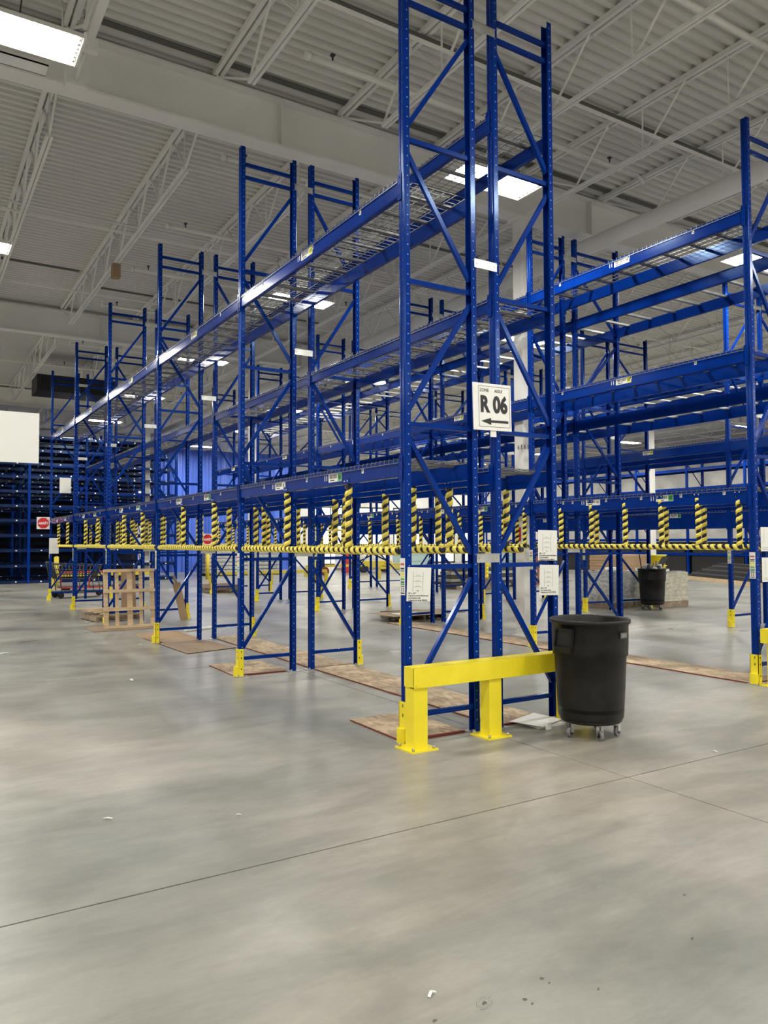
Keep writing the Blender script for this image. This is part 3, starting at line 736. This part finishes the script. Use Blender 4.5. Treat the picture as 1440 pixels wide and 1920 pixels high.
# ------------------------------------------------------------------ floor boards
def sheet(label, pts, z=.001, th=.012, m_=OSB, edge=None, name='osb_sheet', group=None, cat='board'):
    m = MB(); n = len(pts)
    if sum(pts[i][0]*pts[(i+1) % n][1]-pts[(i+1) % n][0]*pts[i][1] for i in range(n)) < 0: pts = pts[::-1]
    m.poly([(x, y_, z+th) for x, y_ in pts]); m.poly([(x, y_, z) for x, y_ in pts][::-1])
    for i in range(n):
        a, b_ = pts[i], pts[(i+1) % n]; m.poly([(*a, z), (*b_, z), (*b_, z+th), (*a, z+th)], 1)
    return thing(name, label, cat, group=group, me=m.mesh('sheet', [m_, edge or m_]))
sheet('osb sheet under the near rack bay beside the aisle', [(-.02, .06), (.56, .05), (.57, .84), (-.01, .85)], edge=REDB)
sheet('osb sheet under the second rack bay, beside aisle', [(-.06, 3.44), (.60, 3.42), (.60, 4.27), (-.05, 4.28)], edge=REDB)
for k, (a, e) in enumerate(((.04, 2.30), (2.31, 4.72), (4.73, 6.95))):
    sheet(['osb sheet just behind the yellow barrier', 'middle osb sheet in the strip under the rack', 'farthest osb sheet in the strip under the rack'][k], [(.90, a), (1.43, a), (1.45, e), (.90, e)], edge=REDB)
sheet('loose thin board lying across the third rack bay', [(.03, 5.38), (.80, 5.60), (.72, 6.60), (-.03, 7.44)], z=.002, th=.008, m_=MASON, edge=GOODS, name='thin_board')
sheet('second thin board under the loose one in the third bay', [(-.08, 6.5), (.75, 6.8), (.7, 8.2), (-.0, 8.1)], z=.001, th=.001, m_=CARD, name='thin_board')
for k in range(3):
    sheet(['osb sheet beside the black bin in right rack', 'middle osb sheet in right rack strip', 'farthest osb sheet in right rack strip'][k], [(4.33, .04+2.4*k), (4.86, .04+2.4*k), (4.86, 2.42+2.4*k), (4.33, 2.42+2.4*k)], edge=REDB)
for k, (xx, x2) in enumerate(((.05, .56), (.93, 1.44))):
    for kk in (0, 1):
        thing('red_floor_strip', 'thin dark red strip across the foot of the %s rack frame, %s side' % (('near', 'second')[kk], ('aisle', 'inner')[k]), 'strip', (0, kk*BAY+.0, 0), me=bx(xx, x2, .02, .035, 0, .016).mesh('rs', REDB))
thing('thin_board', 'dark edged fibreboard under the leaning pallet', 'board', me=MB().box(-.5, .6, 8.75, 9.6, .001, .008).mesh('tb', MASON))
# white folded carton by the bin
m = MB(); m.poly([(0, 0, .035), (.11, -.27, .03), (.42, -.17, .035), (.34, .08, .05)]); m.poly([(0, 0, .034), (.34, .08, .049), (.42, -.17, .034), (.11, -.27, .029)])
m.box(.12, .40, -.22, .02, .001, .02); m.box(.155, .20, -.275, -.255, .001, .055)
thing('flattened_carton', 'flattened white carton on the floor between barrier and bin', 'carton', (1.0, .0, 0), me=m.mesh('fc', SIGNW))
# ------------------------------------------------------------------ pallets
def pallet(label, loc, rot, m_=WOOD, nb=5, group=None):
    t = thing('wooden_pallet', label, 'pallet', loc, group=group)
    t.rotation_euler = rot; L2, W = 1.02, .90
    for k in range(3):
        xx = k*(W-.045)/2; obj('stringer', bx(xx, xx+.045, 0, L2, .018, .10).mesh('str', m_), t)
    for k in range(nb):
        yy = k*(L2-.07)/(nb-1); obj('deck_board', bx(0, W, yy, yy+.07, .10, .118).mesh('db', m_), t)
    for k in range(4):
        yy = k*(L2-.06)/3; obj('deck_board', bx(0, W, yy, yy+.06, 0, .018).mesh('db', m_), t)
    return t
# leaning pallet seen from below: 4 cross boards, 5 verticals
t = thing('wooden_pallet', 'pale wooden pallet standing on edge against rack post', 'pallet', (-.27, 9.02, .012))
for xx, ww in ((0, .075), (.195, .06), (.40, .09), (.61, .06), (.80, .075)):
    obj('deck_board', bx(xx, xx+ww, .045, .065, 0, 1.03).mesh('pb', WOOD), t)
for zz, hh in ((0, .05), (.30, .055), (.62, .055), (.98, .05)):
    obj('stringer', bx(.0, .875, .0, .044, zz, zz+hh).mesh('ps', WOOD), t)
t.rotation_euler = (radians(-7), 0, 0)
pallet('old wooden pallet lying flat behind the standing pallet', (-.15, 10.35, .0), (0, 0, .1), WOODG)
m = MB(); random.seed(11)
for k in range(5):
    tt = thing('loose_board', 'loose pale board on the flat pallet, %s layer up' % ordn[k], 'board', (0, 0, .122+.022*k), group='loose boards on the flat pallet', me=MB().bar((.0-.1*k, 10.6+.1*k, .01), (.55+.05*k, 11.2-.12*k, .01), .08, .018).mesh('lb', WOOD))
thing('cardboard_sheet', 'brown cardboard sheet leaning on the far frame behind pallet', 'cardboard', (.55, 10.75, 0), me=MB().box(-.14, .14, 0, .01, 0, .95).mesh('cs', CARD)).rotation_euler = (radians(-6), 0, 0)
thing('cardboard_sheet', 'tall narrow cardboard leaning against rack post at third bay', 'cardboard', (1.40, 9.93, 0), me=MB().bar((0, 0, .0), (-.16, 0, .72), .15, .012).bar((-.16, 0, .72), (-.22, 0, .86), .15, .012).mesh('lc', CARD))
thing('white_batten', 'thin white batten on the floor by the third rack bay', 'batten', me=MB().bar((.80, 7.98, .02), (1.62, 8.32, .02), .06, .03).mesh('wb', SIGNW))
pallet('grey wooden pallet topped by boards in the right aisle', (4.75, 7.3, 0), (0, 0, -.1), WOODG)
thing('thin_board', 'thin pale board lying over the right aisle pallet', 'board', (4.6, 7.1, .119), me=MB().box(-.2, 1.45, 0, .9, 0, .008).mesh('tb2', MASON))
thing('thin_board', 'small white board on the right aisle pallet', 'board', (4.6, 7.15, .128), me=MB().box(.05, .6, .1, .45, 0, .01).mesh('tb3', PAPER))
for k in range(2): pallet(['lower', 'upper'][k]+' dark old pallet stacked low beyond the fifth rack frame', (4.45, 16.9, .12*k), (0, 0, .05+.1*k), WOODG, group='dark low pallet stack')
# paper scraps
for i, (xx, yy, lab, s_) in enumerate(((-2.04, 6.79, 'white paper scrap on floor at left picture edge', .07), (-1.07, 3.81, 'curled white scrap on the open floor left of near rack', .05), (-2.24, -.45, 'small pale chip on the near left floor', .025),
        (-.26, 10.6, 'white scrap beside the flat pallet', .08), (-.26, 6.7, 'small white scrap by the third post', .03), (-1.69, -2.72, 'tiny white thread on the front floor', .02), (1.71, -1.38, 'tiny white scrap right of the bin', .02), (-1.62, -.78, 'tiny tan chip on the left floor', .015))):
    m = MB(); a = i*1.3
    m.bar((-s_, 0, .004), (0, s_*.4, .012), s_*.5, .003); m.bar((0, s_*.4, .012), (s_*.8, s_*.1, .006), s_*.4, .003)
    thing('paper_scrap', lab, 'scrap', (xx, yy, 0), a, me=m.mesh('scr', SIGNW))
# tyre / foot marks pressed in dirt on the near floor
STAIN = mat('floor_stain', (.10, .10, .09), .6)
random.seed(21)
def stain(label, cx, cy, sx, sy, rot=0, ring=0):
    m = MB(); n = 18
    def loop(r): return [(r*sx*cos(2*pi*k/n)*random.uniform(.7, 1.15), r*sy*sin(2*pi*k/n)*random.uniform(.7, 1.15), 0) for k in range(n)]
    m.poly(loop(1.))
    if ring:
        for R in (2.0, 2.8):
            a = [(R*sx*cos(2*pi*k/n), R*sy*sin(2*pi*k/n), 0) for k in range(n+1)]; b_ = [(x*1.05, y_*1.05, 0) for x, y_, _ in a]
            for k in range(n):
                if (k*7+int(R*3)) % 4: m.poly([a[k], a[k+1], b_[k+1], b_[k]])
    o = obj('floor_stain', m.mesh('stn', STAIN), loc=(cx, cy, .0006), rotz=rot, kind='structure')
def at(px, py):
    d = fw+rt*((px-720)/F_PX)-up*((py-960)/F_PX); q = CAM-d*(CAM.z/d.z); return q.x, q.y
for (px, py, a, b_, rg) in ((908, 1881, .013, .008, 1), (1016, 1835, .010, .008, 0), (1030, 1843, .008, .004, 0), (984, 1874, .009, .008, 0), (998, 1882, .008, .005, 0), (1122, 1855, .010, .004, 0), (1298, 1760, .014, .005, 0), (815, 1914, .012, .007, 0), (1283, 1678, .011, .006, 0)):
    stain('', *at(px, py), a, b_, .5, rg)

# ------------------------------------------------------------------ middle distance: carts, barriers, loads
t = thing('platform_cart', 'black wheeled cart at the far end of left rack row', 'cart', (.15, 16.0-.1, 0), .15)
t.location = (.22, 17.35, 0)
m = MB(); m.box(0, 1.3, .05, .55, .17, .19); obj('platform', m.mesh('cp', DGREY), t)
m = MB()
for q in (.12, .62, 1.15):
    for yy in (.06, .54): m.tube((q+.05, yy, .18), (q, yy, .55), .012, 6)
m.tube((-.1, .04, .98), (-.1, .56, .98), .016, 8)
for yy in (.04, .56): m.tube((0, yy, .55), (-.1, yy, .98), .014, 6); m.tube((-.1, yy, .95), (1.25, yy, .88), .012, 6)
obj('frame', m.mesh('cf', DGREY), t)
m = MB(); lo = [(.08, .1, .52), (1.1, .1, .50), (1.1, .5, .50), (.08, .5, .52)]; hi = [(-.06, .04, .92), (1.22, .04, .84), (1.22, .56, .84), (-.06, .56, .92)]
for k in range(4):
    k2 = (k+1) % 4
    if k in (0, 2):
        for q in range(14):
            f = q/13; g_ = lambda A, B: tuple(A[i]+(B[i]-A[i])*f for i in range(3)); m.tube(g_(lo[k], lo[k2]), g_(hi[k], hi[k2]), .009, 4)
    else: m.poly([lo[k], lo[k2], hi[k2], hi[k]]); m.poly([hi[k], hi[k2], lo[k2], lo[k]])
    for f in (0, .33, .66, 1.): m.tube(tuple(lo[k][i]+(hi[k][i]-lo[k][i])*f for i in range(3)), tuple(lo[k2][i]+(hi[k2][i]-lo[k2][i])*f for i in range(3)), .010, 4)
m.poly(lo)
bo_ = obj('basket', m.mesh('cb', DGREY), t); bo_['kind'] = 'stuff'
for xx in (.15, 1.35):
    for yy in (.06, .54): obj('wheel', MB().tube((xx, yy-.02, .085), (xx, yy+.02, .085), .085, 14).mesh('cw', BLACK), t)
t = thing('hand_cart', 'red tubular cart behind the black cart at far left', 'cart', (.7, 19.6, 0))
m = MB()
for q in (0, .8, 1.6, 2.4): m.tube((q, 0, .15), (q, 0, .55), .022, 8)
m.tube((0, 0, .62), (2.4, 0, .62), .03, 8); m.tube((0, 0, .16), (2.4, 0, .16), .02, 8); m.tube((0, .6, .16), (2.4, .6, .16), .02, 8)
obj('frame', m.mesh('rf', REDP), t); obj('platform', bx(0, 2.4, 0, .6, .17, .2).mesh('rp', DGREY), t)
for q in (.2, 2.2):
    for yy in (.05, .55): obj('wheel', MB().tube((q, yy-.02, .08), (q, yy+.02, .08), .08, 12).mesh('rw', BLACK), t)
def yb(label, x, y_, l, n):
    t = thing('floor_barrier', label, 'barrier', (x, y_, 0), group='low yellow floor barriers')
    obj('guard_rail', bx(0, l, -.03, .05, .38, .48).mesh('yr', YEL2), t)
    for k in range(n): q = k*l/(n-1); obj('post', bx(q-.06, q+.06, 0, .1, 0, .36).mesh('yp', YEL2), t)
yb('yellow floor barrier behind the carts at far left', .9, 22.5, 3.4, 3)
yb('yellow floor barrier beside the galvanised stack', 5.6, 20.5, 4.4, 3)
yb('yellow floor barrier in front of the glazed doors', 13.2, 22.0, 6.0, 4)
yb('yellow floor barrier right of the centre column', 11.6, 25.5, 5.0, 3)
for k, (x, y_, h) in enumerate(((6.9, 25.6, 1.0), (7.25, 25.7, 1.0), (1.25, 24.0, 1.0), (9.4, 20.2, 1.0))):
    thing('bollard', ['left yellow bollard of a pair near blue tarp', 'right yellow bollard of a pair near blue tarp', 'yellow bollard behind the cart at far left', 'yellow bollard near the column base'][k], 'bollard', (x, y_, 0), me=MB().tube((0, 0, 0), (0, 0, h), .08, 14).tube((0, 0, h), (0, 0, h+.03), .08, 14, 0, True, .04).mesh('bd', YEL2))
# blue tarp curtain
m = MB(); n = 120; xa, xe = 6.9, 14.6; ztop = 6.15
pt = lambda i: (xa+(xe-xa)*i/n, 33.0+.10*sin(i*.23)+.035*sin(i*.9+1)+.015*sin(i*2.3))
for i in range(n):
    (a, b_), (c_, d) = pt(i), pt(i+1); e = .02
    m.poly([(a, b_, .02), (c_, d, .02), (c_, d, ztop), (a, b_, ztop)], 0, True); m.poly([(a, b_+e, .02), (a, b_+e, ztop), (c_, d+e, ztop), (c_, d+e, .02)], 0, True)
t = thing('tarp_curtain', 'large blue tarpaulin curtain hanging at the back', 'curtain', me=m.mesh('tc', TARP))
obj('curtain_rail', MB().tube((xa, 33, ztop+.03), (xe, 33, ztop+.03), .04, 8).mesh('cr', WHITE), t)
# galvanised bundles
for k in range(6):
    m = MB(); m.box(0, 3.6, 0, 1.2, 0, .14)
    for q in range(12): m.box(.12+q*.3, .22+q*.3, -.012, 0, .03, .11, 1)
    thing('metal_bundle', ['bottom', 'second', 'third', 'fourth', 'fifth', 'top'][k]+' galvanised panel bundle in the stack below blue tarp', 'metal stack', (8.0, 28.2, .12+.17*k), group='galvanised panel stack', me=m.mesh('mb', [GALV, WRAP]))
thing('support_blocks', 'dark timber blocks under the galvanised stack', 'blocks', (8.0, 28.2, 0), me=bx(0, 3.6, .05, 1.15, 0, .119).mesh('sb', GOODS))
# pallet jack / machines
t = thing('pallet_truck', 'small red and blue hand truck below yellow rails at centre', 'hand truck', (11.95, 25.4, 0))
obj('frame', MB().box(0, .5, 0, .5, .25, 1.0).bar((0, .2, .9), (-.5, .2, 1.35), .05, .05).mesh('pf', BLUE_D), t)
for q in (.0, .5): obj('wheel', MB().tube((q, -.05, .2), (q, .05, .2), .2, 16).mesh('pw', REDB), t)
t = thing('scissor_lift', 'yellow work machine with red mast at back centre', 'machine', (15.2, 27.4, 0))
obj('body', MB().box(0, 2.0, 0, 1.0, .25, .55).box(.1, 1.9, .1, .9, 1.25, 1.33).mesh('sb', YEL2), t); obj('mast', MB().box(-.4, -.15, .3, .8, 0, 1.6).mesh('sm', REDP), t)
m = MB()
for k in range(2): m.bar((.2, .1, .55), (1.8, .1, 1.25), .05, .06); m.bar((1.8, .14, .55), (.2, .14, 1.25), .05, .06)
obj('scissor_arm', m.mesh('sa', DGREY), t)
for q in (.4, 1.6): obj('wheel', MB().tube((q, -.05, .22), (q, .12, .22), .22, 16).mesh('sw', BLACK), t)
for k, (x, y_, l, h, mm, lab) in enumerate(((16.2, 30.5, 1.2, .9, PAPER, 'white carton stack left of the glazed doors'), (17.7, 30.6, 1.0, .8, PAPER, 'second white carton stack near the glazed doors'), (19.2, 29.5, 2.0, 1.1, TEAL, 'pale wrapped stack before the glazed doors'), (23.5, 27.9, 2.4, 1.0, TEAL, 'long pale wrapped stack right of the doors'))):
    m = MB(); 
    for q in range(3): m.box(.01*q, l-.01*q, 0, 1.0, .12+q*(h-.12)/3, .12+(q+1)*(h-.12)/3-.012)
    m.box(0, l, 0, 1, 0, .11, 1)
    thing('carton_stack', lab, 'cartons', (x, y_, 0), me=m.mesh('cst', [mm, WOODG]))
# long steel bars on cribbing
for k in range(5):
    thing('steel_bundle', ['bottom', 'second', 'third', 'fourth', 'top'][k]+' layer of long dark steel bars behind the near notice', 'steel bars', (11.3, 14.6, .12+.11*k), group='long steel bars', me=MB().box(0, 3.6, 0, .9-.1*k, 0, .09).mesh('sb', GALV if k % 2 else DGREY))
thing('timber_cribbing', 'timber under the long steel bars', 'timber', (11.3, 14.6, 0), me=MB().box(.2, .35, 0, .9, 0, .119).box(3.2, 3.35, 0, .9, 0, .119).mesh('tc', WOODG))
for k in range(7):
    m = MB(); m.lathe([(0, 0), (.15, 0), (.16, .02), (.16, .1), (.15, .115), (0, .115)], 20)
    thing('yellow_coil', 'yellow ribbed coil behind the row spacer, %s from the stand' % ordn[k], 'coil', (12.1, 14.0, .36+.118*k), group='yellow coil stack', me=m.mesh('yc', YEL))
thing('coil_stand', 'wooden stand under the yellow coils', 'stand', (12.1, 14.0, 0), me=bx(-.2, .2, -.2, .2, 0, .358).mesh('cst', WOODG))
thing('brown_panel', 'red brown panel standing beyond the white column', 'panel', (15.1, 15.1, 0), me=bx(-.1, .35, 0, .1, .2, 1.1).box(-.1, .35, -.1, .2, 0, .2).mesh('bp', mat('brown_red', (.22, .07, .04), .6)))
# cardboard boards stack
for k in range(8):
    thing('cardboard_bundle', 'flat cardboard bundle in the tall brown stack, layer %s from floor' % ordn[k], 'cardboard', (19.5, 15.3, .12+.105*k), 0, group='brown cardboard stack', me=bx(.02*(k % 2), 2.2, 0, 1.3, 0, .1).mesh('cbb', CARD))
pallet('pallet below the brown cardboard stack', (19.6, 15.35, 0), (0, 0, 0), WOODG)
# yellow drums
for k in range(4):
    thing('yellow_tub', 'yellow stacked tub behind the distant bin, %s from bottom' % ordn[k], 'tub', (14.0, 9.0, .0+.28*k), group='yellow stacked tubs', me=MB().lathe([(0, 0), (.22, 0), (.24, .25), (.27, .26), (.27, .278), (0, .278)], 24).mesh('yt', YEL))
# wrapped pallets beside the distant bin
t = thing('wrapped_pallet', 'low clear wrapped load on pallet left of the distant bin', 'wrapped load', (10.0, 7.0, 0), 0)
obj('load', MB().box(0, .85, 0, .9, .13, .82).mesh('wl', WRAP), t); obj('base', bx(-.0, .85, 0, .9, 0, .125).mesh('wb', WOODG), t)
t = thing('wrapped_pallet', 'clear wrapped yellowish load on pallet right of the distant bin', 'wrapped load', (11.15, 6.6, 0), 0)
WR2 = mat('yellowish_wrap', (.6, .55, .38), .12, noise=(7, (.42, .39, .27), (.74, .73, .62), (1, 1, 2.5)), bump=1., coat=1)
obj('load', MB().box(0, .95, 0, 1.0, .13, .78).mesh('wl', WR2), t); obj('base', bx(-.0, .95, 0, 1.0, 0, .125).mesh('wb', WOODG), t)
# long black rods on timber at right
for k in range(7):
    thing('black_tube_bundle', 'long black tubes heaped on timber at right, layer %s' % ordn[k], 'tubes', (19.2+.02*k, 8.4+.03*k, .14+.075*k), radians(61), group='long black tubes', me=MB().box(.1*k, 7.0-.25*k, -1.5+.1*k, -.1*k, 0, .065).mesh('bt', DGREY if k % 2 else GOODS))
t = thing('timber_pallet', 'long low timber pallet under the black tubes', 'pallet', (19.2, 8.4, 0), radians(61))
for q in range(5): obj('timber', bx(q*1.65, q*1.65+.12, -1.5, -.07, .02, .139).mesh('tm', WOOD), t)
obj('timber', bx(0, 7.0, -.06, .0, .0, .139).mesh('tm2', WOOD), t)
random.seed(9)
for k in range(8):
    x, y_ = 17.3+.75*(k % 4), 12.4+.9*(k//4)
    thing('white_debris', 'white plastic wrapped odds and ends behind the distant bin', 'debris', (x, y_, 0), random.random()*.6, group='white wrapped odds and ends', me=MB().box(0, random.uniform(.35, .6), 0, .4, 0, random.uniform(.3, .7)).mesh('wd', SIGNW if k % 3 else WRAP))
